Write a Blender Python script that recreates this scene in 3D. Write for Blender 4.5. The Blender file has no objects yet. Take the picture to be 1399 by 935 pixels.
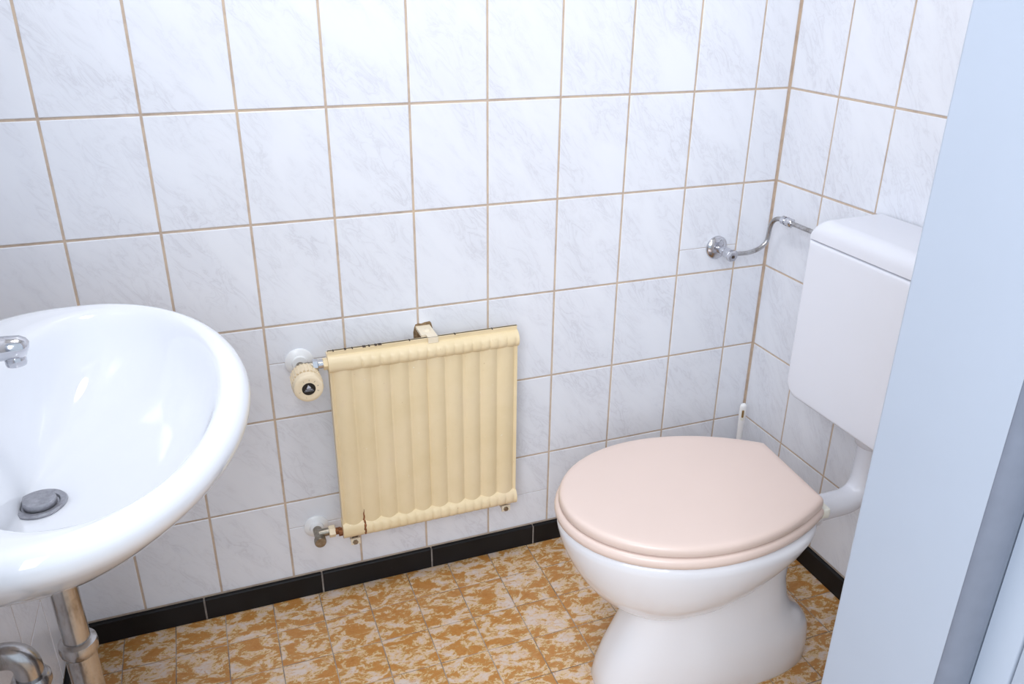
import bpy, math, random
from mathutils import Vector, Matrix
random.seed(7)
PI = math.pi
SC = bpy.context.scene
COL = SC.collection

# ------------------------------------------------------------------ camera
cam_d = bpy.data.cameras.new('camera')
cam = bpy.data.objects.new('camera', cam_d)
COL.objects.link(cam)
cam.location = (-1.2271, -1.5244, 1.2846)
cam.rotation_euler = (math.radians(65.8245), math.radians(-0.5992), math.radians(-20.7316))
cam_d.sensor_width = 36.0
cam_d.lens = 28.8393
cam_d.clip_start = 0.01
SC.camera = cam

# ------------------------------------------------------------------ world, lights, exposure
world = bpy.data.worlds.new('world')
SC.world = world
world.use_nodes = True
wbg = world.node_tree.nodes['Background']
wbg.inputs[0].default_value = (0.76, 0.87, 1.0, 1)
wbg.inputs[1].default_value = 0.9


def area_light(name, loc, target, size, size_y, power, color, shape='RECTANGLE'):
    d = bpy.data.lights.new(name, 'AREA')
    d.shape = shape
    d.size = size
    d.size_y = size_y
    d.energy = power
    d.color = color
    o = bpy.data.objects.new(name, d)
    COL.objects.link(o)
    o.location = loc
    o.rotation_euler = (Vector(target) - Vector(loc)).to_track_quat('-Z', 'Y').to_euler()
    return o


# daylight from the window of the hallway behind the open door
area_light('hallway_window_offscreen', (-2.0, -2.5, 2.0), (-0.7, 0.0, 0.60), 1.6, 1.4, 58, (0.87, 0.925, 1.0))
# the ceiling lamp of the room
area_light('ceiling_lamp_offscreen', (-1.1, -0.6, 2.305), (-1.1, -0.6, 0), 0.40, 0.40, 8.5, (0.95, 0.97, 1.0), 'DISK')

vs = SC.view_settings
vs.view_transform = 'Standard'
vs.look = 'None'
vs.gamma = 1.0
vs.use_curve_mapping = False
vs.exposure = 0.12


# ------------------------------------------------------------------ colour and material helpers
def srgb(r, g, b):
    def f(c):
        c /= 255.0
        return c / 12.92 if c <= 0.04045 else ((c + 0.055) / 1.055) ** 2.4
    return (f(r), f(g), f(b), 1.0)


class NT:
    def __init__(self, name):
        self.m = bpy.data.materials.new(name)
        self.m.use_nodes = True
        self.t = self.m.node_tree
        self.b = self.t.nodes['Principled BSDF']

    def n(self, kind, **kw):
        nd = self.t.nodes.new(kind)
        for k, v in kw.items():
            setattr(nd, k, v)
        return nd

    def l(self, a, b):
        self.t.links.new(a, b)

    def coords(self, scale=(1, 1, 1), rot=(0, 0, 0), rand=0.0):
        tc = self.n('ShaderNodeTexCoord')
        mp = self.n('ShaderNodeMapping')
        mp.inputs['Scale'].default_value = scale
        mp.inputs['Rotation'].default_value = rot
        if rand:
            oi = self.n('ShaderNodeObjectInfo')
            mu = self.n('ShaderNodeMath', operation='MULTIPLY')
            mu.inputs[1].default_value = rand
            self.l(oi.outputs['Random'], mu.inputs[0])
            va = self.n('ShaderNodeVectorMath', operation='ADD')
            self.l(tc.outputs['Object'], va.inputs[0])
            self.l(mu.outputs[0], va.inputs[1])
            self.l(va.outputs[0], mp.inputs['Vector'])
        else:
            self.l(tc.outputs['Object'], mp.inputs['Vector'])
        return mp.outputs[0]

    def noise(self, vec, scale, detail=4, rough=0.5, dist=0.0):
        nz = self.n('ShaderNodeTexNoise')
        nz.inputs['Scale'].default_value = scale
        nz.inputs['Detail'].default_value = detail
        nz.inputs['Roughness'].default_value = rough
        nz.inputs['Distortion'].default_value = dist
        self.l(vec, nz.inputs['Vector'])
        return nz.outputs['Fac']

    def ramp(self, fac, stops, interp='LINEAR'):
        r = self.n('ShaderNodeValToRGB')
        r.color_ramp.interpolation = interp
        e = r.color_ramp.elements
        while len(e) < len(stops):
            e.new(0.5)
        for k, (p, c) in enumerate(stops):
            e[k].position = p
            e[k].color = c
        self.l(fac, r.inputs[0])
        return r.outputs[0]

    def mix(self, fac, a, b):
        mx = self.n('ShaderNodeMix', data_type='RGBA')
        if isinstance(fac, (int, float)):
            mx.inputs[0].default_value = fac
        else:
            self.l(fac, mx.inputs[0])
        for s, v in ((6, a), (7, b)):
            if isinstance(v, tuple):
                mx.inputs[s].default_value = v
            else:
                self.l(v, mx.inputs[s])
        return mx.outputs[2]

    def bump(self, h, strength=0.2, dist=0.001):
        bp = self.n('ShaderNodeBump')
        bp.inputs['Strength'].default_value = strength
        bp.inputs['Distance'].default_value = dist
        self.l(h, bp.inputs['Height'])
        self.l(bp.outputs[0], self.b.inputs['Normal'])

    def color(self, c):
        if isinstance(c, tuple):
            self.b.inputs['Base Color'].default_value = c
        else:
            self.l(c, self.b.inputs['Base Color'])

    def surf(self, rough=0.4, metal=0.0, coat=0.0, spec=0.5):
        self.b.inputs['Roughness'].default_value = rough
        self.b.inputs['Metallic'].default_value = metal
        self.b.inputs['Coat Weight'].default_value = coat
        self.b.inputs['Specular IOR Level'].default_value = spec
        return self.m


def W(v):
    return (v, v, v, 1)


def mat_plain(name, c, rough=0.4, metal=0.0, coat=0.0, spec=0.5, vary=0.04, scale=30):
    t = NT(name)
    v = t.coords()
    f = t.noise(v, scale, 3)
    d = tuple(max(0, x * (1 - vary)) for x in c[:3]) + (1,)
    e = tuple(min(1, x * (1 + vary)) for x in c[:3]) + (1,)
    t.color(t.ramp(f, [(0.3, d), (0.7, e)]))
    return t.surf(rough, metal, coat, spec)


M = {}
# white wall tile with pale grey marbled veins
t = NT('marbled_wall_tile')
v = t.coords((1, 1, 1), (0, math.radians(-54), 0), 11.0)
mp2 = t.n('ShaderNodeMapping')
mp2.inputs['Scale'].default_value = (0.42, 1, 1.25)
t.l(v, mp2.inputs['Vector'])
n1 = t.noise(mp2.outputs[0], 34, 7, 0.62, 1.1)
ab = t.n('ShaderNodeMath', operation='SUBTRACT'); ab.inputs[1].default_value = 0.5
t.l(n1, ab.inputs[0])
ab2 = t.n('ShaderNodeMath', operation='ABSOLUTE'); t.l(ab.outputs[0], ab2.inputs[0])
vein = t.ramp(ab2.outputs[0], [(0.0, W(1)), (0.028, W(0.30)), (0.075, W(0))])
n2 = t.noise(mp2.outputs[0], 13, 4, 0.55, 0.5)
msk = t.ramp(n2, [(0.40, W(0)), (0.66, W(1))])
ml = t.n('ShaderNodeMath', operation='MULTIPLY'); t.l(vein, ml.inputs[0]); t.l(msk, ml.inputs[1])
body = t.ramp(n2, [(0.35, srgb(238, 240, 246)), (0.75, srgb(231, 233, 240))])
ml2 = t.n('ShaderNodeMath', operation='MULTIPLY'); ml2.inputs[1].default_value = 0.46
t.l(ml.outputs[0], ml2.inputs[0])
t.color(t.mix(ml2.outputs[0], body, srgb(203, 202, 209)))
M['tile'] = t.surf(0.24, 0, 0, 0.45)

t = NT('tan_grout')
v = t.coords()
t.color(t.ramp(t.noise(v, 22, 5, 0.7), [(0.3, srgb(186, 166, 150)), (0.55, srgb(210, 190, 170)), (0.75, srgb(212, 188, 158))]))
M['grout'] = t.surf(0.9)
t = NT('grey_grout')
v = t.coords()
t.color(t.ramp(t.noise(v, 40, 5, 0.7), [(0.3, srgb(120, 112, 106)), (0.7, srgb(176, 166, 158))]))
M['ggrout'] = t.surf(0.9)
t = NT('floor_grout')
v = t.coords()
t.color(t.ramp(t.noise(v, 9, 5, 0.7), [(0.35, srgb(112, 104, 98)), (0.62, srgb(186, 172, 160))]))
M['fgrout'] = t.surf(0.9)

# ochre floor tile with cream clouding
t = NT('ochre_clouded_floor_tile')
v = t.coords((1, 1, 1), (0, 0, 0), 17.0)
mp2 = t.n('ShaderNodeMapping'); mp2.inputs['Scale'].default_value = (0.75, 1.2, 1); mp2.inputs['Rotation'].default_value = (0, 0, 0.5)
t.l(v, mp2.inputs['Vector'])
n1 = t.noise(mp2.outputs[0], 30, 11, 0.76, 0.35)
n2 = t.noise(mp2.outputs[0], 70, 5, 0.6, 1.5)
base = t.ramp(n1, [(0.30, srgb(176, 114, 50)), (0.475, srgb(194, 136, 72)), (0.494, srgb(166, 128, 72)), (0.505, srgb(228, 200, 146)),
                   (0.53, srgb(216, 184, 152)), (0.59, srgb(216, 198, 186)), (0.75, srgb(222, 208, 202))])
spk = t.ramp(n2, [(0.56, W(0)), (0.62, W(0.6)), (0.75, W(0.65))])
t.color(t.mix(spk, base, srgb(196, 144, 88)))
M['ftile'] = t.surf(0.33, 0, 0, 0.5)

t = NT('black_base_tile')
v = t.coords((1, 1, 1), (0, 0, 0), 9.0)
n1 = t.noise(v, 90, 6, 0.7)
n2 = t.noise(v, 10, 3, 0.5)
c1 = t.ramp(n2, [(0.3, srgb(12, 12, 14)), (0.75, srgb(26, 26, 29))])
t.color(t.mix(t.ramp(n1, [(0.70, W(0)), (0.76, W(0.6))]), c1, srgb(150, 150, 150)))
M['black'] = t.surf(0.5, 0, 0, 0.3)

M['ceramic'] = mat_plain('white_sanitary_ceramic', srgb(240, 242, 247), 0.07, 0, 0.25, 0.55, 0.008, 5)
M['bowl'] = mat_plain('white_toilet_ceramic', srgb(232, 232, 236), 0.10, 0, 0.2, 0.5, 0.012, 4)
M['plastic'] = mat_plain('white_cistern_plastic', srgb(230, 231, 238), 0.27, 0, 0, 0.45, 0.008, 6)
M['wplastic'] = mat_plain('white_plastic', srgb(243, 243, 243), 0.22, 0, 0, 0.5, 0.01, 20)
M['ivory'] = mat_plain('ivory_plastic', srgb(240, 222, 190), 0.38, 0, 0, 0.5, 0.03, 40)
M['ivory_old'] = mat_plain('yellowed_hinge_plastic', srgb(226, 224, 212), 0.35, 0, 0, 0.5, 0.03, 60)
M['slot'] = mat_plain('dark_brown', srgb(70, 56, 46), 0.7)  # plain dark brown for the floor screws, paint chips and valve cap mark
M['dial'] = mat_plain('black_dial', srgb(18, 18, 20), 0.25)
M['silver'] = mat_plain('silver_print', srgb(196, 198, 206), 0.4)
M['ink'] = mat_plain('grey_print', srgb(120, 110, 100), 0.6)
M['gold'] = mat_plain('brass_clip', srgb(176, 140, 84), 0.35, 0.8)
M['plaster'] = mat_plain('white_plaster', srgb(236, 234, 230), 0.85, 0, 0, 0.3, 0.02, 8)
M['hall'] = mat_plain('beige_linoleum', srgb(170, 150, 128), 0.5, 0, 0, 0.4, 0.06, 6)
M['frame'] = mat_plain('pale_blue_grey_paint', srgb(180, 189, 203), 0.42, 0, 0, 0.4, 0.012, 9)
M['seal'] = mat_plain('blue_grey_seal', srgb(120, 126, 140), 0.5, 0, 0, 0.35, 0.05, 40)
M['hole'] = mat_plain('broken_plaster', srgb(142, 118, 90), 0.95, 0, 0, 0.2, 0.35, 180)
M['brush'] = mat_plain('white_bristles', srgb(225, 225, 222), 0.8, 0, 0, 0.3, 0.1, 200)

t = NT('polished_chrome')
v = t.coords()
t.color(t.ramp(t.noise(v, 30, 3), [(0.3, srgb(196, 197, 202)), (0.7, srgb(222, 222, 226))]))
M['chrome'] = t.surf(0.13, 1.0)
t = NT('tarnished_chrome')
v = t.coords((1, 1, 0.35))
t.color(t.ramp(t.noise(v, 45, 6, 0.7), [(0.32, srgb(140, 132, 122)), (0.5, srgb(186, 184, 184)), (0.72, srgb(205, 204, 204))]))
M['oldchrome'] = t.surf(0.24, 1.0)
t = NT('dull_nickel')
v = t.coords()
t.color(t.ramp(t.noise(v, 90, 5, 0.7), [(0.3, srgb(130, 122, 108)), (0.7, srgb(176, 168, 156))]))
M['nickel'] = t.surf(0.35, 1.0)
t = NT('drain_steel')
v = t.coords()
t.color(t.ramp(t.noise(v, 120, 5, 0.7), [(0.3, srgb(150, 150, 156)), (0.7, srgb(182, 182, 188))]))
M['drain'] = t.surf(0.42, 0.75)

# yellowed cream radiator enamel with rust bleeding at the chipped edges
t = NT('cream_radiator_enamel')
v = t.coords()
n1 = t.noise(v, 9, 4, 0.6)
base = t.ramp(n1, [(0.3, srgb(232, 211, 168)), (0.6, srgb(239, 219, 180)), (0.8, srgb(234, 212, 180))])
n2 = t.noise(v, 260, 3, 0.5)
c2 = t.mix(t.ramp(n2, [(0.73, W(0)), (0.78, W(0.8))]), base, srgb(170, 110, 60))
n3 = t.noise(v, 190, 2, 0.5)
c3 = t.mix(t.ramp(n3, [(0.755, W(0)), (0.79, W(0.8))]), c2, srgb(252, 246, 232))
sep = t.n('ShaderNodeSeparateXYZ'); t.l(v, sep.inputs[0])
n4 = t.noise(v, 60, 4, 0.7)
ad = t.n('ShaderNodeMath', operation='MULTIPLY_ADD'); ad.inputs[1].default_value = -0.03
t.l(n4, ad.inputs[0]); t.l(sep.outputs[2], ad.inputs[2])
edge = t.ramp(ad.outputs[0], [(0.0, W(0.0)), (1.0, W(0.0))])
lo = t.n('ShaderNodeMath', operation='LESS_THAN'); lo.inputs[1].default_value = -0.0112
t.l(ad.outputs[0], lo.inputs[0])
lo2 = t.n('ShaderNodeMath', operation='MULTIPLY'); lo2.inputs[1].default_value = 0.75
t.l(lo.outputs[0], lo2.inputs[0])
t.color(t.mix(lo2.outputs[0], c3, srgb(156, 104, 58)))
t.bump(t.noise(v, 140, 3), 0.12, 0.001)
M['rad'] = t.surf(0.34, 0, 0, 0.5)
t = NT('rust')
v = t.coords()
t.color(t.ramp(t.noise(v, 160, 5, 0.7), [(0.35, srgb(92, 52, 24)), (0.6, srgb(150, 92, 50)), (0.75, srgb(196, 158, 120))]))
M['rust'] = t.surf(0.8)
M['cream'] = mat_plain('cream_painted_steel', srgb(240, 226, 200), 0.4, 0, 0, 0.5, 0.03, 50)

M['seat'] = mat_plain('blush_beige_seat_plastic', srgb(223, 202, 191), 0.30, 0, 0, 0.45, 0.008, 10)

t = NT('lamp_opal_glass')
t.color(srgb(250, 248, 240))
M['opal'] = t.surf(0.3)


# ------------------------------------------------------------------ mesh helpers
class MB:
    def __init__(self):
        self.v = []
        self.f = []

    def add(self, vs, fs):
        o = len(self.v)
        self.v += [tuple(p) for p in vs]
        self.f += [tuple(i + o for i in f) for f in fs]
        return self

    def box(self, x0, x1, y0, y1, z0, z1, bev=0.0):
        if bev <= 0:
            vs = [(x, y, z) for z in (z0, z1) for y in (y0, y1) for x in (x0, x1)]
            return self.add(vs, [(0, 2, 3, 1), (4, 5, 7, 6), (0, 1, 5, 4), (2, 6, 7, 3), (0, 4, 6, 2), (1, 3, 7, 5)])
        # rounded in plan, chamfered above and below
        b = bev
        def ring(i, z):
            pts = []
            for cx, cy, a0 in ((x1 - b, y1 - b, 0), (x0 + b, y1 - b, PI / 2), (x0 + b, y0 + b, PI), (x1 - b, y0 + b, 1.5 * PI)):
                for k in range(4):
                    a = a0 + k * PI / 6
                    pts.append((cx + (b - i) * math.cos(a), cy + (b - i) * math.sin(a), z))
            return pts
        c = b * 0.7
        return self.loft([ring(c, z0), ring(0.3 * c, z0 + 0.3 * c), ring(0, z0 + c), ring(0, z1 - c), ring(0.3 * c, z1 - 0.3 * c), ring(c, z1)])

    def loft(self, rings, cap0=True, cap1=True, closed=True):
        n = len(rings[0])
        o = len(self.v)
        for r in rings:
            self.v += [tuple(p) for p in r]
        m = n if closed else n - 1
        for j in range(len(rings) - 1):
            for i in range(m):
                a = o + j * n + i
                b = o + j * n + (i + 1) % n
                self.f.append((a, b, b + n, a + n))
        if cap0:
            self.f.append(tuple(o + i for i in reversed(range(n))))
        if cap1:
            self.f.append(tuple(o + (len(rings) - 1) * n + i for i in range(n)))
        return self

    def lathe(self, prof, org=(0, 0, 0), axis=(0, 0, 1), n=32, up=None):
        """prof: (radius, distance along axis)"""
        ax = Vector(axis).normalized()
        ref = Vector(up) if up else (Vector((0, 0, 1)) if abs(ax.z) < 0.9 else Vector((1, 0, 0)))
        u = ax.cross(ref).normalized()
        w = ax.cross(u)
        O = Vector(org)
        rings = []
        for r, h in prof:
            r = max(r, 1e-5)
            rings.append([O + ax * h + u * (r * math.cos(2 * PI * k / n)) + w * (r * math.sin(2 * PI * k / n)) for k in range(n)])
        return self.loft(rings)

    def tube(self, pts, rad, n=16):
        P = [Vector(p) for p in pts]
        rs = rad if isinstance(rad, (list, tuple)) else [rad] * len(P)
        T = []
        for i in range(len(P)):
            a = P[max(i - 1, 0)]
            b = P[min(i + 1, len(P) - 1)]
            T.append((b - a).normalized())
        u = T[0].cross(Vector((0, 0, 1)) if abs(T[0].z) < 0.9 else Vector((1, 0, 0))).normalized()
        rings = []
        for i in range(len(P)):
            u = (u - T[i] * u.dot(T[i])).normalized()
            w = T[i].cross(u)
            rings.append([P[i] + (u * math.cos(2 * PI * k / n) + w * math.sin(2 * PI * k / n)) * rs[i] for k in range(n)])
        return self.loft(rings)

    def mesh(self, name, mat, org=(0, 0, 0), sharp=40, smooth=True):
        me = bpy.data.meshes.new(name)
        ox, oy, oz = org
        me.from_pydata([(x - ox, y - oy, z - oz) for x, y, z in self.v], [], self.f)
        import bmesh
        bm = bmesh.new()
        bm.from_mesh(me)
        bmesh.ops.recalc_face_normals(bm, faces=bm.faces)
        bm.to_mesh(me)
        bm.free()
        if smooth:
            me.polygons.foreach_set('use_smooth', [True] * len(me.polygons))
            me.set_sharp_from_angle(angle=math.radians(sharp))
        me.materials.append(M[mat])
        me.update()
        return me


def obj(name, me, parent=None, loc=(0, 0, 0), rz=0.0):
    o = bpy.data.objects.new(name, me)
    COL.objects.link(o)
    o.location = loc
    o.rotation_euler = (0, 0, rz)
    if parent:
        o.parent = parent
    return o


def part(name, mb, mat, root, label=None, sharp=40, smooth=True, base=None):
    """mesh given in the root's world frame (root unrotated) -> child of root"""
    org = base if base is not None else tuple(root['_o'])
    o = obj(name, mb.mesh(name, mat, org, sharp, smooth), root)
    if label:
        o['label'] = label
    return o


ROOTS = []


def thing(name, loc, label, cat, group=None, rz=0.0):
    e = bpy.data.objects.new(name, None)
    e.empty_display_size = 0.05
    COL.objects.link(e)
    e.location = loc
    e.rotation_euler = (0, 0, rz)
    e['_o'] = list(loc)
    e['label'] = label
    e['category'] = cat
    if group:
        e['group'] = group
    ROOTS.append(e)
    return e


def struct(name, mb, mat, label=None, smooth=False):
    o = obj(name, mb.mesh(name, mat, smooth=smooth))
    o['kind'] = 'structure'
    if label:
        o['label'] = label
    return o


def bez(p0, p1, p2, n=8):
    p0, p1, p2 = Vector(p0), Vector(p1), Vector(p2)
    return [p0 * (1 - s) ** 2 + p1 * 2 * s * (1 - s) + p2 * s * s for s in [k / n for k in range(n + 1)]]


def fillet_path(pts, rads, n=8):
    P = [Vector(p) for p in pts]
    out = [P[0]]
    for i in range(1, len(P) - 1):
        a = (P[i - 1] - P[i]).normalized()
        b = (P[i + 1] - P[i]).normalized()
        r = rads[i - 1]
        out += bez(P[i] + a * r, P[i], P[i] + b * r, n)
    out.append(P[-1])
    return out


# ------------------------------------------------------------------ the room
XL, YF, ZC = -1.60, -0.985, 2.40        # left wall, front wall (inner faces), ceiling
TW, TH, G = 0.1525, 0.2032, 0.0045
Z0 = 1.0642                             # height of one horizontal joint
rows = [Z0 - 4 * TH - 0.1961] + [Z0 + (k - 4) * TH for k in range(0, 12) if Z0 + (k - 4) * TH < ZC - 0.03] + [ZC]
ZB = rows[0]

wall_back = struct('wall_back', MB().box(XL - 0.12, 0.12, 0.0016, 0.12, 0, ZC), 'grout', 'white marbled tile wall with tan joints behind the radiator')
wall_right = struct('wall_right', MB().box(0.0016, 0.12, -1.2, 0.0016, 0, ZC), 'grout', 'white marbled tile wall with tan joints behind the cistern')
wall_left = struct('wall_left', MB().box(XL - 0.12, XL - 0.0016, -1.2, 0.0016, 0, ZC), 'grout', 'white marbled tile wall that carries the washbasin')
ceiling = struct('ceiling', MB().box(XL - 0.12, 0.12, -1.2, 0.12, ZC, ZC + 0.1), 'plaster', 'white plaster ceiling')

_tiles = {}


def tile_mesh(w, h, t=0.006, b=0.0011):
    key = (round(w, 4), round(h, 4))
    if key in _tiles:
        return _tiles[key]
    a, c = w / 2, h / 2
    def r(i, y):
        return [(-a + i, y, -c + i), (a - i, y, -c + i), (a - i, y, c - i), (-a + i, y, c - i)]
    vs = r(0, t) + r(0, 0.0007) + r(b, 0)
    fs = [(0, 1, 5, 4), (1, 2, 6, 5), (2, 3, 7, 6), (3, 0, 4, 7), (4, 5, 9, 8), (5, 6, 10, 9), (6, 7, 11, 10), (7, 4, 8, 11), (8, 9, 10, 11)]
    me = bpy.data.meshes.new('wall_tile')
    me.from_pydata(vs, [], fs)
    me.materials.append(M['tile'])
    me.update()
    _tiles[key] = me
    return me


def edges_from(first, end, pitch):
    e = [0.002]
    x = first
    while x < end - 0.012:
        e.append(x)
        x += pitch
    e.append(end)
    return e


def tile_wall(wall, es, to_world, rz, cuts):
    for i in range(len(es) - 1):
        for j in range(len(rows) - 1):
            s0, s1, z0, z1 = es[i], es[i + 1], rows[j], rows[j + 1]
            if z1 - z0 < 0.02 or s1 - s0 < 0.012:
                continue
            g0 = G / 2
            zs = [(z0 + g0, z1 - g0)]
            if (i, j) in cuts:
                c = cuts[(i, j)]
                zs = [(z0 + g0, c - 0.0006), (c + 0.0006, z1 - g0)]
            for za, zb in zs:
                w = s1 - s0 - G
                me = tile_mesh(w, zb - za)
                o = obj('wall_tile', me, wall, to_world((s0 + s1) / 2, (za + zb) / 2), rz + random.uniform(-0.0025, 0.0025))
                o.rotation_euler[0] = random.uniform(-0.0018, 0.0018)


# back wall: distance measured from the right-hand corner; a few tiles are sawn in two at the pipe holes
eb = edges_from(0.0872, -XL, TW)
tile_wall(wall_back, eb, lambda s, z: (-s, 0, z), 0, {(1, 3): 0.718, (7, 2): 0.578, (7, 0): 0.184, (4, 0): 0.147})
er = edges_from(0.1537, -YF, TW)
tile_wall(wall_right, er, lambda s, z: (0, -s, z), -PI / 2, {})
el = edges_from(0.150, -YF, TW)
tile_wall(wall_left, el, lambda s, z: (XL, -s, z), PI / 2, {})

# floor
floor = struct('floor', MB().box(XL - 0.12, 0.12, -1.2, 0.12, -0.08, -0.0012), 'fgrout', 'ochre and cream clouded floor tiles with thin grey joints')
hall_floor = struct('floor_hallway', MB().box(-3.2, 1.6, -4.2, -1.2, -0.08, -0.002), 'hall', 'beige hallway floor outside the door')
FP = 0.10103
fx = [x for x in [-1.00504 + k * FP for k in range(-8, 12)] if XL + 0.012 < x < -0.012]
fx = [XL + 0.004] + fx + [-0.004]
fy = [-0.006] + [-0.0987 - k * FP for k in range(0, 11)]
_ft = {}


def floor_tile_mesh(w, h, t=0.006, b=0.0009):
    key = (round(w, 4), round(h, 4))
    if key not in _ft:
        a, c = w / 2, h / 2
        def r(i, z):
            return [(-a + i, -c + i, z), (a - i, -c + i, z), (a - i, c - i, z), (-a + i, c - i, z)]
        vs = r(0, -t) + r(0, -0.0006) + r(b, 0)
        fs = [(0, 1, 5, 4), (1, 2, 6, 5), (2, 3, 7, 6), (3, 0, 4, 7), (4, 5, 9, 8), (5, 6, 10, 9), (6, 7, 11, 10), (7, 4, 8, 11), (8, 9, 10, 11)]
        me = bpy.data.meshes.new('floor_tile')
        me.from_pydata(vs, [], fs)
        me.materials.append(M['ftile'])
        me.update()
        _ft[key] = me
    return _ft[key]


FG = 0.0020
for i in range(len(fx) - 1):
    for j in range(len(fy) - 1):
        x0, x1, y1, y0 = fx[i], fx[i + 1], fy[j], fy[j + 1]
        o = obj('floor_tile', floor_tile_mesh(x1 - x0 - FG, y1 - y0 - FG), floor, ((x0 + x1) / 2, (y0 + y1) / 2, 0))
        o.rotation_euler = (random.uniform(-.002, .002), random.uniform(-.002, .002), random.uniform(-.004, .004))

# black skirting tiles
BT, BH = 0.0095, 0.0535


def baseboard(name, length, joints, to_world, rz, label):
    o = obj(name, MB().box(-length / 2, length / 2, -BT + 0.002, -0.0002, 0.0002, BH - 0.003).mesh(name, 'ggrout', smooth=False), None, to_world(length / 2), rz)
    o['kind'] = 'structure'
    o['label'] = label
    js = [0.012] + joints + [length - 0.001]
    for a, b in zip(js[:-1], js[1:]):
        w = b - a - 0.0038
        vs = []
        x = w / 2
        q = 0.0012
        prof = [(-0.0006, 0.0006), (-BT + q, 0.0006), (-BT, 0.0006 + q), (-BT, BH - 0.002), (-BT + 0.0015, BH), (-0.0006, BH)]
        rings = [[(-x, y, z) for y, z in prof], [(x, y, z) for y, z in prof]]
        me = MB().loft(rings).mesh('base_tile', 'black', smooth=False)
        c = (a + b) / 2
        # the child sits in the frame of its baseboard, whose own origin is mid-length
        obj('base_tile', me, o, ((length / 2 - c) if rz == 0 else (c - length / 2), 0, 0))
    return o


baseboard('baseboard_back', -XL, [0.076, 0.330, 0.584, 0.841, 1.095, 1.345], lambda s: (-s, 0, 0), 0, 'black skirting tiles along the back wall below the radiator')
baseboard('baseboard_right', -YF, [0.19, 0.444, 0.698], lambda s: (0, -s, 0), -PI / 2, 'black skirting tiles behind the toilet')
bl = baseboard('baseboard_left', -YF, [0.254, 0.508, 0.762], lambda s: (XL, -s, 0), PI / 2, 'black skirting tiles below the washbasin')

# front wall with the doorway the photograph is taken through
DX0, DX1, DZ = -1.50, -0.62, 2.02
FT = 0.165
wf = MB()
wf.box(XL - 0.0005, DX0 - 0.03, YF - FT, YF, 0, ZC)
wf.box(DX1 + 0.065, -0.0005, YF - FT, YF, 0, ZC)
wf.box(DX0 - 0.03, DX1 + 0.065, YF - FT, YF, DZ + 0.06, ZC)
wall_front = struct('wall_front', wf, 'plaster', 'plastered wall around the doorway')

# ------------------------------------------------------------------ steel door frame
door = bpy.data.objects.new('door_1', None)
COL.objects.link(door)
door['kind'] = 'structure'
door['label'] = 'pale blue-grey painted door frame with rebate beside the toilet'


def jamb(sx, xf):
    """profile in plan, extruded to the lintel; sx=+1 for the jamb whose stop faces -x"""
    def ext(pts, z0, z1):
        return MB().loft([[(xf + sx * px, YF + py, z0) for px, py in pts], [(xf + sx * px, YF + py, z1) for px, py in pts]])
    r = 0.004
    far = [(r - r * math.cos(a), 0.006 - r + r * math.sin(a)) for a in [k * PI / 12 for k in range(7)]]
    fl = ext([(0, -0.128)] + far + [(0.06, 0.006), (0.06, -0.0005), (0.063, -0.0005), (0.063, -0.128)], 0, DZ)
    a = obj('jamb_panel', fl.mesh('jamb_panel', 'frame', sharp=50), door)
    # rounded nose on the edge of the stop
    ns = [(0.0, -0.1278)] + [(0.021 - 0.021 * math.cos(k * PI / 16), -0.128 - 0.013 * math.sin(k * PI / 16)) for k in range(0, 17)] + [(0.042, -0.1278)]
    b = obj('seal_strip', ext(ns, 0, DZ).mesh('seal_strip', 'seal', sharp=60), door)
    d = obj('rebate', ext([(0.049, -0.1312), (0.063, -0.1312), (0.063, -0.166), (0.053, -0.166), (0.049, -0.162)], 0, DZ).mesh('rebate', 'frame', sharp=50), door)
    return a


jamb(1, DX1)
obj('casing', MB().box(DX1 + 0.048, DX1 + 0.115, YF - 0.185, YF - 0.1685, 0, DZ + 0.06).mesh('casing', 'frame', smooth=False), door)
jamb(-1, DX0 + 0.0315)
lt = MB().box(DX0 - 0.03, DX1 + 0.065, YF - 0.166, YF + 0.006, DZ, DZ + 0.06)
obj('lintel', lt.mesh('lintel', 'frame', smooth=False), door)

# ------------------------------------------------------------------ radiator
RX0, RX1, RZ0, RZ1 = -1.046, -0.655, 0.176, 0.618
RY = -0.068
rad = thing('radiator', (-0.8505, -0.05, RZ0), 'small cream panel radiator with vertical ridges and rust marks on the tiled wall', 'radiator')
NP = 10
PW = (RX1 - RX0 - 0.012) / NP


def ridge(x):
    s = ((x - RX0 - 0.006) / PW) % 1.0
    return abs(math.sin(PI * s)) ** 0.75


def sheet(fn, x0, x1, z0, z1, nx, nz, back):
    """front height field y=fn(x,z) closed by a flat back"""
    mb = MB()
    vs = []
    for j in range(nz + 1):
        z = z0 + (z1 - z0) * j / nz
        for i in range(nx + 1):
            x = x0 + (x1 - x0) * i / nx
            vs.append((x, fn(x, z), z))
    n = nx + 1
    fs = [(j * n + i, j * n + i + 1, (j + 1) * n + i + 1, (j + 1) * n + i) for j in range(nz) for i in range(nx)]
    o = len(vs)
    per = [i for i in range(nx + 1)] + [j * n + nx for j in range(1, nz + 1)] + [nz * n + i for i in range(nx - 1, -1, -1)] + [j * n for j in range(nz - 1, 0, -1)]
    for k in per:
        x, y, z = vs[k]
        vs.append((x, back, z))
    m = len(per)
    for k in range(m):
        fs.append((per[k], o + k, o + (k + 1) % m, per[(k + 1) % m]))
    fs.append(tuple(o + k for k in range(m)))
    return mb.add(vs, fs)


part('panel', sheet(lambda x, z: RY + 0.005 - 0.0068 * ridge(x), RX0, RX1, 0.205, 0.592, 200, 6, -0.045), 'rad', rad, sharp=70)
part('top_seam', MB().box(RX0, RX1, -0.062, -0.058, 0.600, RZ1).box(RX0, RX1, -0.0632, -0.0568, RZ1 - 0.0025, RZ1), 'rad', rad)


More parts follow.
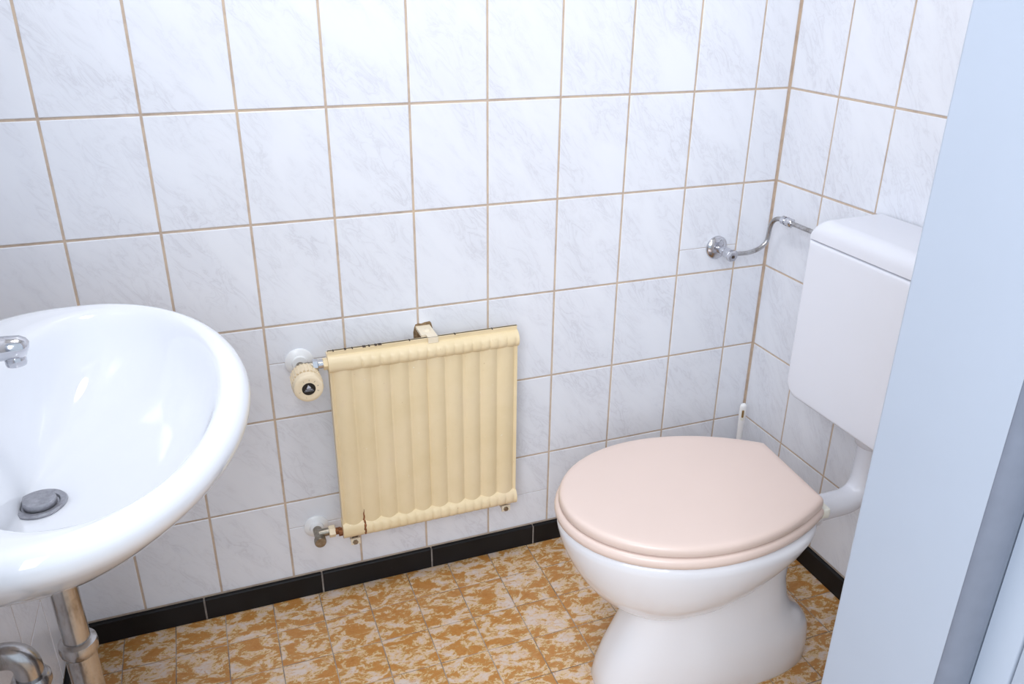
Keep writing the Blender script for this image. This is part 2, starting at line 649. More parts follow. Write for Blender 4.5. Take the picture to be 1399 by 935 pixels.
def header(zc, hh, depth, scal_lo):
    def fn(x, z):
        s = (z - zc) / hh
        env = max(0.0, 1 - abs(s) ** 2.6) ** 0.55
        k = abs(math.sin(PI * ((x - RX0 - 0.006) / (PW / 2)))) ** 0.5
        w = max(0.0, 1 - abs(s + 0.25) ** 2)
        fade = min(1, max(0, (x - RX0 - 0.035) / 0.03))
        lob = 0.0032 * k * w * fade
        return -0.058 - (depth + lob) * env
    return fn


part('upper_header', sheet(header(0.590, 0.0195, 0.0155, 1), RX0 - 0.001, RX1 + 0.001, 0.5705, 0.6095, 240, 18, -0.043), 'rad', rad, sharp=75)
part('lower_header', sheet(header(0.197, 0.0205, 0.0155, 1), RX0 - 0.001, RX1 + 0.001, RZ0 + 0.0005, 0.2175, 240, 18, -0.043), 'rad', rad, sharp=75)
# split and rusted weld on the lower header
ms = MB()
hf = header(0.197, 0.0205, 0.0155, 1)
pts = []
for k in range(23):
    z = 0.177 + 0.066 * k / 22
    if z < 0.217:
        y = hf(-1.0, z)
    else:
        y = RY + 0.004 - 0.0048 * ridge(-1.0) * 0.5 - 0.0006
    y = min(y, -0.0645 if z > 0.2165 else y)
    w = 0.0034 * math.sin(PI * min(1, (k + 3) / 25)) ** 0.7 + 0.0009 * math.sin(k * 2.1) if k < 15 else 0.0026 * (22 - k) / 8 + 0.0003
    pts.append((z, y - 0.0007, max(w, 0.0004)))
rings = []
for z, y, w in pts:
    c = -1.000 + 0.0006 * math.sin(z * 400)
    rings.append([(c - w, y + 0.0012, z), (c, y - 0.0004, z), (c + w, y + 0.0012, z), (c, y + 0.002, z)])
part('rusted_crack', ms.loft(rings), 'rust', rad, 'brown rusted split in the lower header', sharp=80)
ch = MB()
for cx_, cw in ((-1.035, 0.0012), (-1.012, 0.0018), (-0.998, 0.001), (-0.975, 0.003), (-0.965, 0.0016), (-0.952, 0.0024), (-0.944, 0.0035), (-0.884, 0.001), (-0.79, 0.0012), (-0.71, 0.001)):
    ch.box(cx_ - cw, cx_ + cw, -0.0640, -0.0570, RZ1 - 0.0012, RZ1 + 0.0005)
co = part('paint_chips', ch, 'slot', rad, 'dark chips in the paint of the top edge')
co['kind'] = 'stuff'
# threaded end nipples and lower bleed plugs
part('end_nut', MB().lathe([(0.0, 0), (0.012, 0), (0.012, 0.009), (0.0, 0.009)], (RX0 - 0.009, -0.052, 0.588), (1, 0, 0), 6), 'rad', rad)
part('end_nut', MB().lathe([(0.0, 0), (0.009, 0), (0.009, 0.009), (0.0, 0.009)], (RX0 - 0.009, -0.052, 0.188), (1, 0, 0), 6), 'rust', rad)
# top clip
c = MB()
cx0, cx1 = -0.851, -0.827
c.box(-0.856, -0.826, -0.050, 0.0, 0.614, 0.6195)
c.box(-0.847, -0.826, -0.0665, -0.050, 0.618, 0.6195)
c.box(-0.847, -0.826, -0.0672, -0.0650, 0.607, 0.6195)
clip = part('clip', c, 'cream', rad, 'cream clip on the top edge')
part('clip_screw', MB().lathe([(0.0, 0), (0.0075, 0), (0.0068, 0.0016), (0.003, 0.0026), (0.0, 0.0028)], (-0.8395, -0.028, 0.6195), (0, 0, 1), 20), 'cream', rad)
for bx, bz in ((-1.021, 0.1605), (-0.674, 0.1625)):
    k = MB()
    k.box(bx - 0.010, bx + 0.010, -0.056, -0.0, bz - 0.0045, bz - 0.001)
    k.box(bx - 0.010, bx + 0.010, -0.058, -0.0545, bz - 0.009, bz + 0.006)
    part('foot_bracket', k, 'cream', rad)
    part('bracket_bolt', MB().lathe([(0.0, 0), (0.0065, 0), (0.0065, 0.008), (0.0045, 0.010), (0.0, 0.010)], (bx, -0.048, bz - 0.001), (0, 0, 1), 6)
         .lathe([(0.0, 0), (0.0058, 0), (0.0058, 0.004), (0.0, 0.004)], (bx - 0.001, -0.0575, bz - 0.002), (0, -1, 0), 6), 'nickel', rad)

# the broken tile edge around the clip
hp = [(-0.8605, 0.585), (-0.861, 0.606), (-0.8585, 0.617), (-0.856, 0.6235), (-0.849, 0.6245), (-0.843, 0.6235), (-0.836, 0.6255), (-0.825, 0.6265), (-0.822, 0.622), (-0.820, 0.612), (-0.8185, 0.602), (-0.819, 0.585)]
hb = MB().loft([[(x, -0.0007, z) for x, z in hp], [(x, 0.002, z) for x, z in hp]])
hole = obj('broken_tile_patch', hb.mesh('broken_tile_patch', 'hole', smooth=False), wall_back)
hole['label'] = 'broken brown hole in the tile behind the radiator clip'

# ------------------------------------------------------------------ thermostatic valve (upper left of the radiator)
VX, VZ = -1.0945, 0.572
tv = thing('thermostatic_valve', (VX, 0, VZ), 'ivory thermostat knob with black dial on the radiator', 'radiator valve')
part('wall_rosette', MB().lathe([(0.0, -0.001), (0.0285, -0.001), (0.0285, 0.002), (0.026, 0.0045), (0.016, 0.0065), (0.015, 0.012), (0.012, 0.0125), (0.0, 0.0125)], (VX, 0, VZ + 0.004), (0, -1, 0), 40), 'wplastic', tv, 'round white rosette on the wall')
part('valve_body', MB().lathe([(0.0, 0), (0.009, 0), (0.009, 0.03), (0.013, 0.03), (0.013, 0.046), (0.0, 0.046)], (VX, -0.005, VZ), (0, -1, 0), 24)
     .lathe([(0.0, 0), (0.0075, 0), (0.0075, 0.022), (0.0, 0.022)], (VX, -0.042, VZ + 0.012), (1, 0, 0), 20), 'nickel', tv)
part('union_nut', MB().lathe([(0.0, 0), (0.0125, 0), (0.0125, 0.009), (0.010, 0.011), (0.0, 0.011)], (VX + 0.020, -0.048, VZ + 0.014), (1, 0, 0), 6)
     .lathe([(0.0, 0), (0.0085, 0), (0.0085, 0.013), (0.0, 0.013)], (VX + 0.030, -0.05, VZ + 0.0155), (1, 0, 0), 16), 'chrome', tv)
KY0, KY1, KR = -0.044, -0.103, 0.0275
KX, KZ = -1.0915, 0.5655
kn = MB()
prof = [(0.0, KY0), (0.0255, KY0), (0.0268, -0.0462), (0.0225, -0.0464), (0.0225, -0.0494), (0.0271, -0.0496), (0.0281, -0.0788), (0.0215, -0.079), (0.0215, -0.0875), (0.0285, -0.0877), (0.0285, -0.098), (0.0272, -0.1025), (0.024, -0.1045), (0.021, -0.1045), (0.0, -0.1045)]
kn.lathe([(r, -y) for r, y in prof], (KX, 0, KZ), (0, -1, 0), 56)
knob = part('knob', kn, 'ivory', tv, sharp=35)
NS = 26
ribs = MB()
for k in range(NS):
    a = 2 * PI * k / NS
    ca, sa = math.cos(a), math.sin(a)
    def loc(r, tng, y):
        return (KX + r * ca - tng * sa, y, KZ + r * sa + tng * ca)
    a = 2 * PI * (k + 0.5) / NS
    ca, sa = math.cos(a), math.sin(a)
    w = 0.0015
    vs = [loc(0.0215, -w, -0.0455), loc(0.0215, w, -0.0455), loc(0.0283, w * 0.7, -0.047), loc(0.0283, -w * 0.7, -0.047),
          loc(0.0210, -w, -0.0882), loc(0.0210, w, -0.0882), loc(0.0296, w * 0.7, -0.0872), loc(0.0296, -w * 0.7, -0.0872)]
    ribs.add(vs, [(0, 1, 2, 3), (4, 7, 6, 5), (0, 4, 5, 1), (1, 5, 6, 2), (2, 6, 7, 3), (3, 7, 4, 0)])


def subpart(name, mb, mat, par, label=None):
    o = obj(name, mb.mesh(name, mat, tuple(tv['_o']), smooth=False), par)
    if label:
        o['label'] = label
    return o


subpart('grip_ribs', ribs, 'ivory', knob)['kind'] = 'stuff'
dial = part('dial', MB().lathe([(0.0, 0), (0.0128, 0), (0.0124, 0.0008), (0.0, 0.0009)], (KX, -0.1044, KZ), (0, -1, 0), 40), 'dial', tv, 'round black dial with a silver mountain emblem')
yy = -0.1054


def flat(polys):
    mb = MB()
    for p in polys:
        n = len(p)
        mb.loft([[(KX + x, yy, KZ + z) for x, z in p], [(KX + x, yy + 0.0004, KZ + z) for x, z in p]])
    return mb


subpart('mountain_emblem', flat([[(-0.0044, 0.0012), (-0.0006, 0.0092), (0.0008, 0.0062), (0.0018, 0.0070), (0.0046, 0.0012)]]), 'silver', dial)
subpart('lettering', flat([[(x, -0.0018), (x + 0.0009, -0.0018), (x + 0.0009, -0.0004), (x, -0.0004)] for x in [-0.0066 + 0.00125 * k for k in range(11)]]), 'silver', dial)


def text_mesh(txt, size, x, z, mat, par, name, rot=0.0):
    cu = bpy.data.curves.new('lettering', 'FONT')
    cu.body = txt
    cu.size = size
    cu.align_x = 'CENTER'
    cu.align_y = 'CENTER'
    cu.resolution_u = 2
    tmp = bpy.data.objects.new('tmp_text', cu)
    COL.objects.link(tmp)
    bpy.context.view_layer.update()
    me = bpy.data.meshes.new_from_object(tmp.evaluated_get(bpy.context.evaluated_depsgraph_get()))
    COL.objects.unlink(tmp)
    bpy.data.objects.remove(tmp)
    bpy.data.curves.remove(cu)
    me.name = name
    me.materials.clear()
    me.materials.append(M[mat])
    o = obj(name, me, par)
    ox, oy, oz = tv['_o']
    o.location = (x - ox, yy - 0.0001 - oy, z - oz)
    o.rotation_euler = (PI / 2, rot, 0)
    return o


text_mesh('THERMOSTAT', 0.0028, KX, KZ - 0.0040, 'silver', dial, 'lettering')
yy = -0.1046
for txt, deg in (('1', 118), ('2', 84), ('3', 50), ('4', 17), ('5', -18), ('I', 197), ('*', 252)):
    a = math.radians(deg)
    text_mesh(txt, 0.0048, KX + 0.0178 * math.cos(a), KZ + 0.0178 * math.sin(a), 'ink', knob, 'number', rot=-(a - PI / 2))

# ------------------------------------------------------------------ return valve (lower left of the radiator)
QX, QZ = -1.0955, 0.178
rv = thing('return_valve', (QX, 0, QZ), 'worn nickel return valve with white rosette below the thermostat', 'radiator valve')
part('wall_rosette', MB().lathe([(0.0, -0.001), (0.0265, -0.001), (0.0265, 0.002), (0.024, 0.0042), (0.015, 0.006), (0.0145, 0.013), (0.012, 0.014), (0.0, 0.014)], (QX, 0, QZ), (0, -1, 0), 40), 'wplastic', rv, 'round white rosette on the wall')
part('valve_body', MB().lathe([(0.0, 0), (0.0095, 0), (0.0095, 0.045), (0.0, 0.046)], (QX, -0.004, QZ), (0, -1, 0), 24)
     .lathe([(0.0, 0), (0.009, 0), (0.0085, 0.024), (0.0, 0.024)], (QX, -0.04, QZ + 0.008), (1, 0, 0.02), 20), 'nickel', rv)
part('valve_cap', MB().lathe([(0.0, 0), (0.0118, 0), (0.0125, 0.002), (0.0125, 0.012), (0.0112, 0.0145), (0.0, 0.015)], (QX, -0.049, QZ), (0, -1, 0), 32), 'nickel', rv)
part('union_nut', MB().lathe([(0.0, 0), (0.0115, 0), (0.0128, 0.001), (0.0128, 0.013), (0.0115, 0.014), (0.0, 0.014)], (QX + 0.021, -0.042, QZ + 0.0085), (1, 0, 0), 6), 'ivory', rv, 'cream painted union nut')
part('thread', MB().lathe([(0.0, 0), (0.0075, 0), (0.0075, 0.012), (0.0, 0.012)], (QX + 0.034, -0.046, QZ + 0.0095), (1, 0, 0), 16), 'rust', rv)

# ------------------------------------------------------------------ toilet
TO = (-0.255, -0.490, 0.0)
toilet = thing('toilet', TO, 'white floor-standing toilet with a closed blush beige lid', 'toilet', rz=math.radians(-5))
L0 = (0, 0, 0)      # parts below are written in the toilet's own frame: -x is the front


def egg(xb, xf, hw, z, n=112, nb=2.6, nf=2.0, frac=0.5):
    xc = xf + (xb - xf) * frac
    pts = []
    for k in range(n):
        a = 2 * PI * k / n
        ca, sa = math.cos(a), math.sin(a)
        if ca >= 0:
            e, ax = nb, xb - xc
        else:
            e, ax = nf, xc - xf
        pts.append((xc + ax * math.copysign(abs(ca) ** (2 / e), ca), hw * math.copysign(abs(sa) ** (2 / e), sa), z))
    return pts


bw = MB()
ped = [(0.000, 0.072, -0.380, 0.087, 2.6), (0.008, 0.077, -0.382, 0.090, 2.6), (0.045, 0.077, -0.374, 0.090, 2.6), (0.080, 0.073, -0.362, 0.089, 2.6), (0.100, 0.065, -0.353, 0.087, 2.6), (0.116, 0.051, -0.346, 0.085, 2.6), (0.130, 0.037, -0.340, 0.083, 2.7),
       (0.150, 0.020, -0.332, 0.080, 2.8), (0.180, 0.007, -0.322, 0.0775, 2.9), (0.225, -0.003, -0.314, 0.076, 3.0), (0.300, -0.003, -0.314, 0.078, 3.0), (0.360, -0.008, -0.316, 0.085, 3.0)]
bw.loft([egg(xb, xf, hw, z, nb=nb, nf=2.6, frac=0.55) for z, xb, xf, hw, nb in ped])
bo = [(0.190, -0.19, -0.290, 0.045), (0.200, -0.185, -0.318, 0.064), (0.214, -0.175, -0.350, 0.084), (0.232, -0.150, -0.378, 0.106), (0.258, -0.115, -0.405, 0.130), (0.290, -0.072, -0.428, 0.149), (0.325, -0.035, -0.446, 0.163),
      (0.355, -0.004, -0.458, 0.172), (0.378, 0.010, -0.464, 0.1765), (0.389, 0.012, -0.465, 0.177), (0.3965, 0.009, -0.462, 0.174), (0.3995, 0.001, -0.454, 0.166)]
bw.loft([egg(xb, xf, hw, z, nb=2.5, nf=2.0, frac=0.5) for z, xb, xf, hw in bo])
# inlet spigot at the back
bw.tube([(-0.06, 0, 0.337), (0.045, 0, 0.337), (0.058, 0, 0.337)], [0.038, 0.034, 0.032], 28)
part('bowl', bw, 'bowl', toilet, base=L0, sharp=50)


def lid_outline(back, front, hw, hb, n=30):
    """closed D outline: round front, sides running in to a straight back edge"""
    xc = (back + front) / 2 - 0.004
    pts = []
    for k in range(n + 1):          # front half, from +y side round to -y side
        a = PI / 2 + PI * k / n
        pts.append((xc + (xc - front) * math.cos(a), hw * math.sin(a)))
    side = []
    m = 12
    r = 0.006
    for k in range(1, m + 1):
        s = k / m
        x = xc + (back - r - xc) * s
        side.append((x, hw - (hw - hb) * s ** 2.1))
    cor = [(back - r + r * math.sin(q), hb - r + r * math.cos(q) - 0.002) for q in (0.35, 0.8, 1.25, PI / 2)]
    half = side + cor
    low = [(x, -y) for x, y in half]
    up = list(reversed(half))
    return pts + low + up


def stack(levels):
    rings = []
    for z, ins, args in levels:
        b, f, hw, hb = args
        rings.append([(x, y, z) for x, y in lid_outline(b - ins, f + ins, hw - ins, hb - ins)])
    return MB().loft(rings)


A_seat = (-0.004, -0.470, 0.181, 0.108)
A_lid = (-0.006, -0.463, 0.1755, 0.104)
part('seat', stack([(0.4030, 0.008, A_seat), (0.4035, 0.003, A_seat), (0.406, 0.0005, A_seat), (0.412, 0.0, A_seat), (0.418, 0.001, A_seat), (0.4215, 0.004, A_seat), (0.4225, 0.009, A_seat)]), 'seat', toilet, base=L0, sharp=60)
part('lid', stack([(0.4240, 0.008, A_lid), (0.4244, 0.002, A_lid), (0.4260, 0.0, A_lid), (0.4365, 0.0006, A_lid), (0.4400, 0.0022, A_lid), (0.4420, 0.0048, A_lid), (0.4432, 0.009, A_lid), (0.4438, 0.018, A_lid), (0.4442, 0.06, A_lid)]), 'seat', toilet, 'closed blush beige lid', base=L0, sharp=60)
for s in (-1, 1):
    part('seat_hinge', MB().box(-0.010, 0.010, s * 0.087 - 0.016, s * 0.087 + 0.016, 0.3985, 0.417, 0.004), 'ivory_old', toilet, 'yellowed white plastic hinge', base=L0)
for s in (-1, 1):
    part('floor_screw', MB().lathe([(0.0, 0), (0.006, 0), (0.006, 0.003), (0.003, 0.0055), (0.0, 0.0058)], (-0.20, s * 0.0885, 0.022), (0, s, 0.15), 16), 'slot', toilet, base=L0)

# ------------------------------------------------------------------ cistern and flush pipe
CY0, CY1, CX = -0.678, -0.306, -0.150
cist = thing('cistern', (-0.075, -0.492, 0.495), 'white plastic flush cistern hung on the tiled wall above the toilet', 'cistern')


def rrect(y0, y1, z0, z1, rb, rt, x, ins=0.0, n=8):
    y0 += ins; y1 -= ins; z0 += ins; z1 -= ins
    pts = []
    for cy, cz, r, a0 in ((y1, z1, rt, 0), (y0, z1, rt, PI / 2), (y0, z0, rb, PI), (y1, z0, rb, 1.5 * PI)):
        r = max(r - ins, 0.001)
        ccy = cy - r if cy == y1 else cy + r
        ccz = cz - r if cz == z1 else cz + r
        for k in range(n + 1):
            a = a0 + k * PI / 2 / n
            pts.append((x, ccy + r * math.cos(a), ccz + r * math.sin(a)))
    return pts


def slab(y0, y1, z0, z1, rb, rt, xb, xf, e):
    lv = [(xb, 0.0)] + [(xf + e - e * math.sin(q), e - e * math.cos(q)) for q in [k * PI / 2 / 6 for k in range(7)]] + [(xf, e + 0.01)]
    return MB().loft([rrect(y0, y1, z0, z1, rb, rt, x, i) for x, i in lv])


part('tank', slab(CY0, CY1, 0.495, 0.8248, 0.034, 0.002, -0.004, CX, 0.007), 'plastic', cist, sharp=35)
lidm = MB()
# lid: the front rolls over into the top
def lid_prof(y, sh):
    pts = [(-0.004, 0.8258), (CX + 0.004 + sh, 0.8258), (CX + sh, 0.8275)]
    R = 0.026
    zt = 0.8665
    pts += [(CX + sh + R - R * math.cos(q), zt - R + R * math.sin(q)) for q in [k * PI / 2 / 8 for k in range(9)]]
    pts += [(-0.06, zt + 0.0015), (-0.004, zt + 0.002)]
    return [(x, y, z) for x, z in pts]
R2 = 0.028
left = [(CY1 + 0.001 - (R2 - R2 * math.cos(q)), R2 * (1 - math.sin(q))) for q in [k * PI / 2 / 8 for k in range(9)]]


def lid_section(y, drop):
    base = lid_prof(y, drop * 0.12)
    out = []
    for x, yy_, z in base:
        s = (z - 0.827) / (0.8685 - 0.827)
        out.append((x, yy_, z - drop * s))
    return out


ringsL = [lid_section(y, d) for y, d in left]
ringsR = [[(x, CY0 + CY1 - y, z) for x, y, z in r] for r in reversed(ringsL)]
lidm.loft(ringsL + ringsR)
part('tank_lid', lidm, 'plastic', cist, sharp=50)

fp = thing('flush_pipe', (-0.08, -0.490, 0.31), 'white plastic elbow pipe from the cistern down to the toilet', 'pipe')
part('pipe_nut', MB().lathe([(0.0, 0.495), (0.034, 0.495), (0.034, 0.468), (0.031, 0.458), (0.0265, 0.455), (0.0, 0.455)], (-0.078, -0.490, 0), (0, 0, 1), 40), 'plastic', fp)
part('pipe', MB().tube(fillet_path([(-0.078, -0.490, 0.470), (-0.078, -0.490, 0.334), (-0.1955, -0.4955, 0.337)], [0.055], 14), 0.0255, 32), 'plastic', fp, sharp=60)

# ------------------------------------------------------------------ water supply
sx, sz = -0.142, 0.716
wsv = thing('angle_valve', (sx, 0, sz), 'chrome angle valve with a round wall rosette near the corner', 'valve')
part('wall_rosette', MB().lathe([(0.0, -0.001), (0.0275, -0.001), (0.0275, 0.003), (0.025, 0.006), (0.017, 0.0105), (0.0105, 0.0125), (0.0, 0.0125)], (sx, 0, sz), (0, -1, 0), 40), 'chrome', wsv)
part('valve_body', MB().lathe([(0.0, 0), (0.0088, 0), (0.0088, 0.030), (0.0105, 0.030), (0.0115, 0.033), (0.0115, 0.052), (0.0, 0.052)], (sx, -0.008, sz), (0, -1, 0), 28), 'chrome', wsv)
part('outlet_nut', MB().lathe([(0.0, 0), (0.0105, 0), (0.0105, 0.007), (0.008, 0.011), (0.0, 0.011)], (sx + 0.009, -0.050, sz - 0.003), (1, 0, 0.06), 6), 'chrome', wsv)
part('spindle_cap', MB().lathe([(0.0, 0), (0.0128, 0), (0.0128, 0.009), (0.0112, 0.012), (0.0, 0.012)], (sx, -0.056, sz - 0.002), (0, -1, -0.1), 6), 'chrome', wsv)
part('cap_mark', MB().box(sx - 0.0028, sx + 0.0028, -0.0695, -0.0665, sz - 0.0055, sz + 0.0005), 'slot', wsv)  # raised dark brown box on the spindle cap, nothing is cut in

pipe = thing('supply_pipe', (sx + 0.018, -0.05, sz), 'bent chrome water pipe running from the angle valve to the cistern', 'pipe')
path = [(sx + 0.016, -0.050, 0.713)] + bez((-0.092, -0.050, 0.7125), (-0.043, -0.050, 0.717), (-0.0425, -0.052, 0.746), 10) \
    + bez((-0.042, -0.053, 0.766), (-0.040, -0.056, 0.7945), (-0.036, -0.083, 0.794), 10)
path += [(-0.036, -0.12, 0.794), (-0.036, -0.300, 0.794)]
part('tube', MB().tube(path, 0.0052, 16), 'oldchrome', pipe, sharp=70)
cp = MB()
cp.lathe([(0.0, 0), (0.0098, 0), (0.0098, 0.011), (0.0, 0.011)], (-0.036, -0.086, 0.794), (0, -1, 0), 8)
cp.lathe([(0.0, 0), (0.0078, 0), (0.0078, 0.006), (0.0, 0.006)], (-0.036, -0.096, 0.794), (0, -1, 0), 20)
cp.lathe([(0.0, 0), (0.0106, 0), (0.0106, 0.014), (0.007, 0.018), (0.0, 0.018)], (-0.036, -0.101, 0.794), (0, -1, 0), 8)
part('coupling', cp, 'chrome', pipe)
part('tank_nut', MB().lathe([(0.0, 0), (0.012, 0), (0.012, 0.010), (0.0, 0.010)], (-0.036, -0.2945, 0.794), (0, -1, 0), 6), 'chrome', pipe)

# ------------------------------------------------------------------ toilet brush in the corner
bx, by = -0.0655, -0.080
br = thing('toilet_brush', (bx, by, 0.0), 'white toilet brush standing in the corner behind the toilet', 'toilet brush')
hold = [(0.0, 0.0), (0.044, 0.0), (0.046, 0.006), (0.036, 0.09), (0.034, 0.12), (0.031, 0.12), (0.030, 0.05), (0.0, 0.05)]
part('holder', MB().lathe(hold, (bx, by, 0), (0, 0, 1), 32), 'wplastic', br)
part('bristles', MB().lathe([(0.0, 0.052), (0.024, 0.053), (0.027, 0.07), (0.027, 0.10), (0.012, 0.118), (0.0, 0.119)], (bx, by, 0), (0, 0, 1), 24), 'brush', br)


def handle_ring(z, wx, wy, n=24):
    return [(bx + wx * math.cos(2 * PI * k / n), by + wy * math.sin(2 * PI * k / n), z) for k in range(n)]


hr = [handle_ring(0.100, 0.006, 0.006), handle_ring(0.2, 0.0062, 0.006), handle_ring(0.262, 0.0078, 0.0066), handle_ring(0.300, 0.0092, 0.007), handle_ring(0.325, 0.0094, 0.007)]
hr += [handle_ring(0.325 + 0.011 * math.sin(q), 0.0094 * math.cos(q) + 1e-4, 0.007 * math.cos(q) + 1e-4) for q in [k * PI / 2 / 6 for k in range(1, 7)]]
part('handle', MB().loft(hr), 'wplastic', br, sharp=60)
# hanging slot facing the room
dv = Vector((cam.location.x - bx, cam.location.y - by, 0)).normalized()
dv = Vector((-0.55, -0.83, 0)).normalized()
tv_ = Vector((-dv.y, dv.x, 0))
def slot_poly(w, z0, z1, off):
    pts = []
    for k in range(9):
        a = PI * k / 8
        pts.append((w * math.cos(a), z1 - w + w * math.sin(a)))
    for k in range(9):
        a = PI + PI * k / 8
        pts.append((w * math.cos(a), z0 + w + w * math.sin(a)))
    return [Vector((bx, by, 0)) + dv * off + tv_ * x + Vector((0, 0, z)) for x, z in pts]
part('hanging_slot', MB().loft([slot_poly(0.0040, 0.292, 0.322, 0.004), slot_poly(0.0040, 0.292, 0.322, 0.0081)]), 'ivory_old', br, 'hanging slot in the handle')
part('slot_clip', MB().loft([slot_poly(0.0023, 0.300, 0.320, 0.0078), slot_poly(0.0023, 0.300, 0.320, 0.0086)]), 'gold', br, 'brassy clip in the slot')

# ------------------------------------------------------------------ washbasin
SY = -0.505
basin = thing('washbasin', (XL, SY, 0.60), 'white oval ceramic washbasin hung on the left tiled wall', 'washbasin')
NB = 96


def outer(k, sc=1.0, cx=-1.43, ins=0.0):
    a = 2 * PI * k / NB
    ca, sa = math.cos(a), math.sin(a)
    if ca >= 0:
        e, ax = 2.0, 0.226
    else:
        e, ax = 2.7, 0.200
    x = (ax - ins) * math.copysign(abs(ca) ** (2 / e), ca)
    y = (0.330 - ins) * math.copysign(abs(sa) ** (2 / e), sa)
    return x * sc, y * sc


def ring_out(z, sc, ins, cx=-1.43, bias=0.0):
    r = []
    for k in range(NB):
        x, y = outer(k, sc, ins=ins)
        X = max(cx + x, XL + 0.0005)
        r.append((X, SY + y, z))
    return r


def ring_in(z, sc, cx, cy=SY):
    r = []
    for k in range(NB):
        a = 2 * PI * k / NB
        ca, sa = math.cos(a), math.sin(a)
        ax = 0.148 if ca >= 0 else 0.128
        e = 2.0 if ca >= 0 else 2.3
        r.append((cx + sc * ax * math.copysign(abs(ca) ** (2 / e), ca), cy + sc * 0.279 * math.copysign(abs(sa) ** (2 / e), sa), z))
    return r


ZR = 0.812
rings = []
# underside, from the drain boss up to the widest line of the rim
und = [(0.640, 0.12, -1.475), (0.641, 0.22, -1.474), (0.646, 0.34, -1.471), (0.656, 0.46, -1.466), (0.672, 0.585, -1.459), (0.694, 0.705, -1.450), (0.718, 0.805, -1.443), (0.742, 0.885, -1.437), (0.761, 0.940, -1.432), (0.775, 0.978, -1.430), (0.786, 0.997, -1.43)]
for z, sc, cx in und:
    rings.append(ring_out(z, sc, 0, cx))
for q in [k * PI / 2 / 6 for k in range(1, 7)]:
    rings.append(ring_out(0.788 + (ZR - 0.788) * math.sin(q), 1.0, 0.020 * (1 - math.cos(q))))
# rim land, then the inner roll into the bowl
IC = -1.392
o_top = rings[-1]
i_top = ring_in(ZR - 0.002, 1.04, IC)
for s in (0.35, 0.7):
    rings.append([tuple(Vector(a) * (1 - s) + Vector(b) * s) for a, b in zip(o_top, i_top)])
rings.append(i_top)
DCX, DCY, DZ0 = -1.475, -0.503, 0.660
prof_in = [(1.022, -0.0045), (1.0, -0.010), (0.975, -0.021), (0.94, -0.038), (0.89, -0.057), (0.82, -0.077), (0.73, -0.096), (0.62, -0.113), (0.50, -0.127), (0.38, -0.138), (0.27, -0.1455), (0.17, -0.150)]
for sc, dz in prof_in:
    k = (1 - sc) / (1 - 0.17)
    k = max(0, k) ** 1.15
    rings.append(ring_in(ZR + dz, sc, IC + (DCX - IC) * k, SY + (DCY - SY) * k))
dr = []
for k in range(NB):
    a = 2 * PI * k / NB
    dr.append((DCX + 0.024 * math.cos(a), DCY + 0.024 * math.sin(a), DZ0))
rings.append(dr)
part('bowl', MB().loft(rings), 'ceramic', basin, sharp=80)
part('drain_ring', MB().lathe([(0.0, -0.004), (0.0305, -0.004), (0.0318, 0.0005), (0.030, 0.0028), (0.0235, 0.0015), (0.0215, -0.002), (0.0, -0.002)], (DCX, DCY, DZ0 + 0.003), (0, 0, 1), 40), 'drain', basin, 'grey steel drain ring')
part('drain_cup', MB().lathe([(0.0, 0), (0.0218, 0), (0.0218, 0.0008), (0.0, 0.0008)], (DCX, DCY, DZ0 + 0.0015), (0, 0, 1), 32), 'drain', basin)
part('plug', MB().lathe([(0.0, 0), (0.0195, 0), (0.0195, 0.006), (0.0182, 0.0078), (0.014, 0.0072), (0.0, 0.0075)], (DCX, DCY, DZ0 + 0.0035), (0, 0, 1), 36), 'drain', basin, 'grey steel pop-up plug')

# tap
tap = thing('tap', (-1.552, -0.490, ZR), 'chrome single-lever tap on the washbasin', 'tap')
part('tap_body', MB().lathe([(0.0, 0), (0.026, 0), (0.026, 0.006), (0.0225, 0.010), (0.0215, 0.075), (0.018, 0.084), (0.0, 0.086)], (-1.552, -0.490, ZR - 0.002), (0, 0, 1), 36), 'chrome', tap)
sp = [(-1.552, -0.490, 0.8745), (-1.50, -0.490, 0.8745), (-1.470, -0.490, 0.8745)]
part('spout', MB().tube(sp + [(-1.4570, -0.490, 0.8738), (-1.4515, -0.490, 0.8725), (-1.4480, -0.490, 0.8715), (-1.4470, -0.490, 0.871)], [0.0155, 0.0150, 0.0148, 0.0145, 0.0125, 0.0085, 0.002], 24), 'chrome', tap, sharp=60)
part('aerator', MB().lathe([(0.0, 0), (0.0112, 0), (0.0118, 0.002), (0.0118, 0.010), (0.010, 0.013), (0.0, 0.013)], (-1.4635, -0.490, 0.8525), (0, 0, 1), 28), 'chrome', tap)
part('lever', MB().lathe([(0.0, 0), (0.020, 0), (0.021, 0.010), (0.015, 0.018), (0.0, 0.02)], (-1.552, -0.490, ZR + 0.086), (0, 0, 1), 28)
     .tube([(-1.552, -0.490, ZR + 0.098), (-1.51, -0.490, ZR + 0.112), (-1.488, -0.490, ZR + 0.118)], [0.010, 0.008, 0.006], 14), 'chrome', tap)

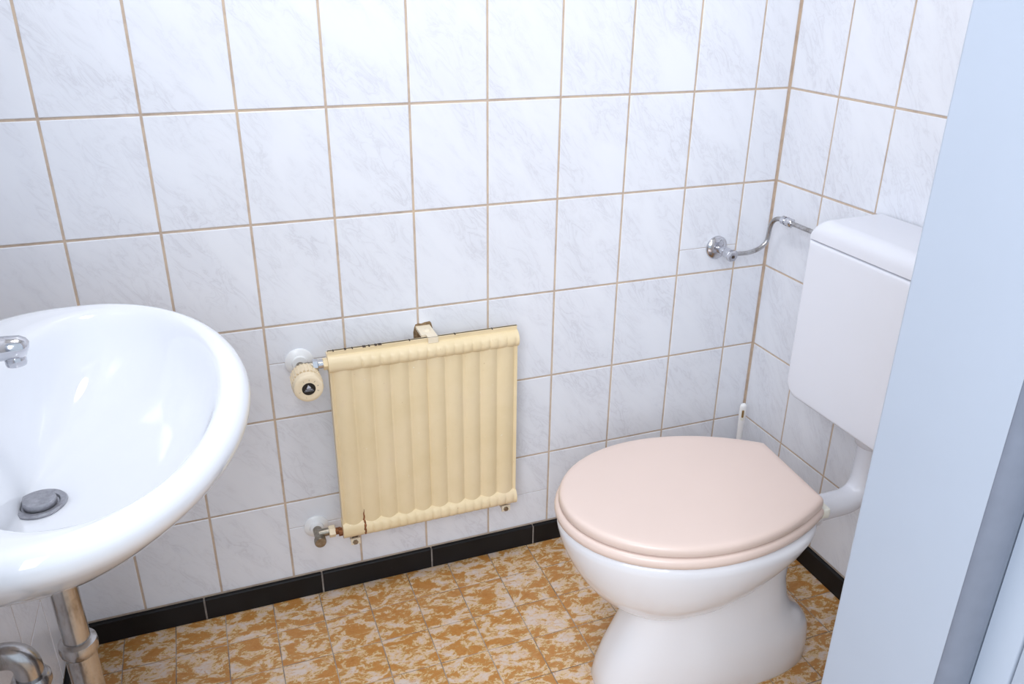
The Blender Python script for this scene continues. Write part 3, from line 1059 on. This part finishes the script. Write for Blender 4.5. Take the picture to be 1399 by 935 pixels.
# trap
trap = thing('drain_trap', (DCX, DCY, 0.24), 'tarnished chrome pipe trap under the washbasin', 'pipe')
part('tail_pipe', MB().lathe([(0.0, 0.635), (0.0175, 0.635), (0.0175, 0.40), (0.0, 0.40)], (DCX, DCY, 0), (0, 0, 1), 28), 'oldchrome', trap)
part('collar', MB().lathe([(0.0, 0.415), (0.0215, 0.415), (0.0245, 0.420), (0.0255, 0.428), (0.0245, 0.436), (0.0195, 0.440), (0.0, 0.440)], (DCX, DCY, 0), (0, 0, 1), 32), 'oldchrome', trap)
up = fillet_path([(DCX, DCY, 0.417), (DCX, DCY, 0.24), (-1.546, -0.487, 0.24), (-1.546, -0.487, 0.372)], [0.034, 0.034], 10)
part('trap_bend', MB().tube(up, [0.0205] + [0.0195] * (len(up) - 1), 24), 'oldchrome', trap, sharp=60)
part('collar', MB().lathe([(0.0, 0.360), (0.0225, 0.360), (0.0255, 0.366), (0.0255, 0.376), (0.0225, 0.382), (0.0, 0.382)], (-1.546, -0.487, 0), (0, 0, 1), 32), 'oldchrome', trap)
wb = fillet_path([(-1.546, -0.487, 0.378), (-1.546, -0.487, 0.424), (-1.5995, -0.487, 0.424)], [0.030], 10)
part('wall_bend', MB().tube(wb, 0.0185, 24), 'oldchrome', trap, sharp=60)
part('wall_rosette', MB().lathe([(0.0, 0), (0.034, 0), (0.034, 0.002), (0.022, 0.006), (0.0, 0.006)], (XL, -0.487, 0.424), (1, 0, 0), 32), 'chrome', trap)

# ------------------------------------------------------------------ ceiling lamp (above the picture)
lamp = thing('ceiling_lamp', (-1.1, -0.6, 2.40), 'round opal ceiling lamp above the room', 'lamp')
part('lamp_base', MB().lathe([(0.0, 2.40), (0.15, 2.40), (0.15, 2.385), (0.0, 2.385)], (-1.1, -0.6, 0), (0, 0, 1), 40), 'wplastic', lamp)
part('lamp_shade', MB().lathe([(0.0, 2.315), (0.12, 2.320), (0.185, 2.336), (0.205, 2.356), (0.20, 2.386), (0.0, 2.386)], (-1.1, -0.6, 0), (0, 0, 1), 48), 'opal', lamp)

for r in ROOTS:
    del r['_o']
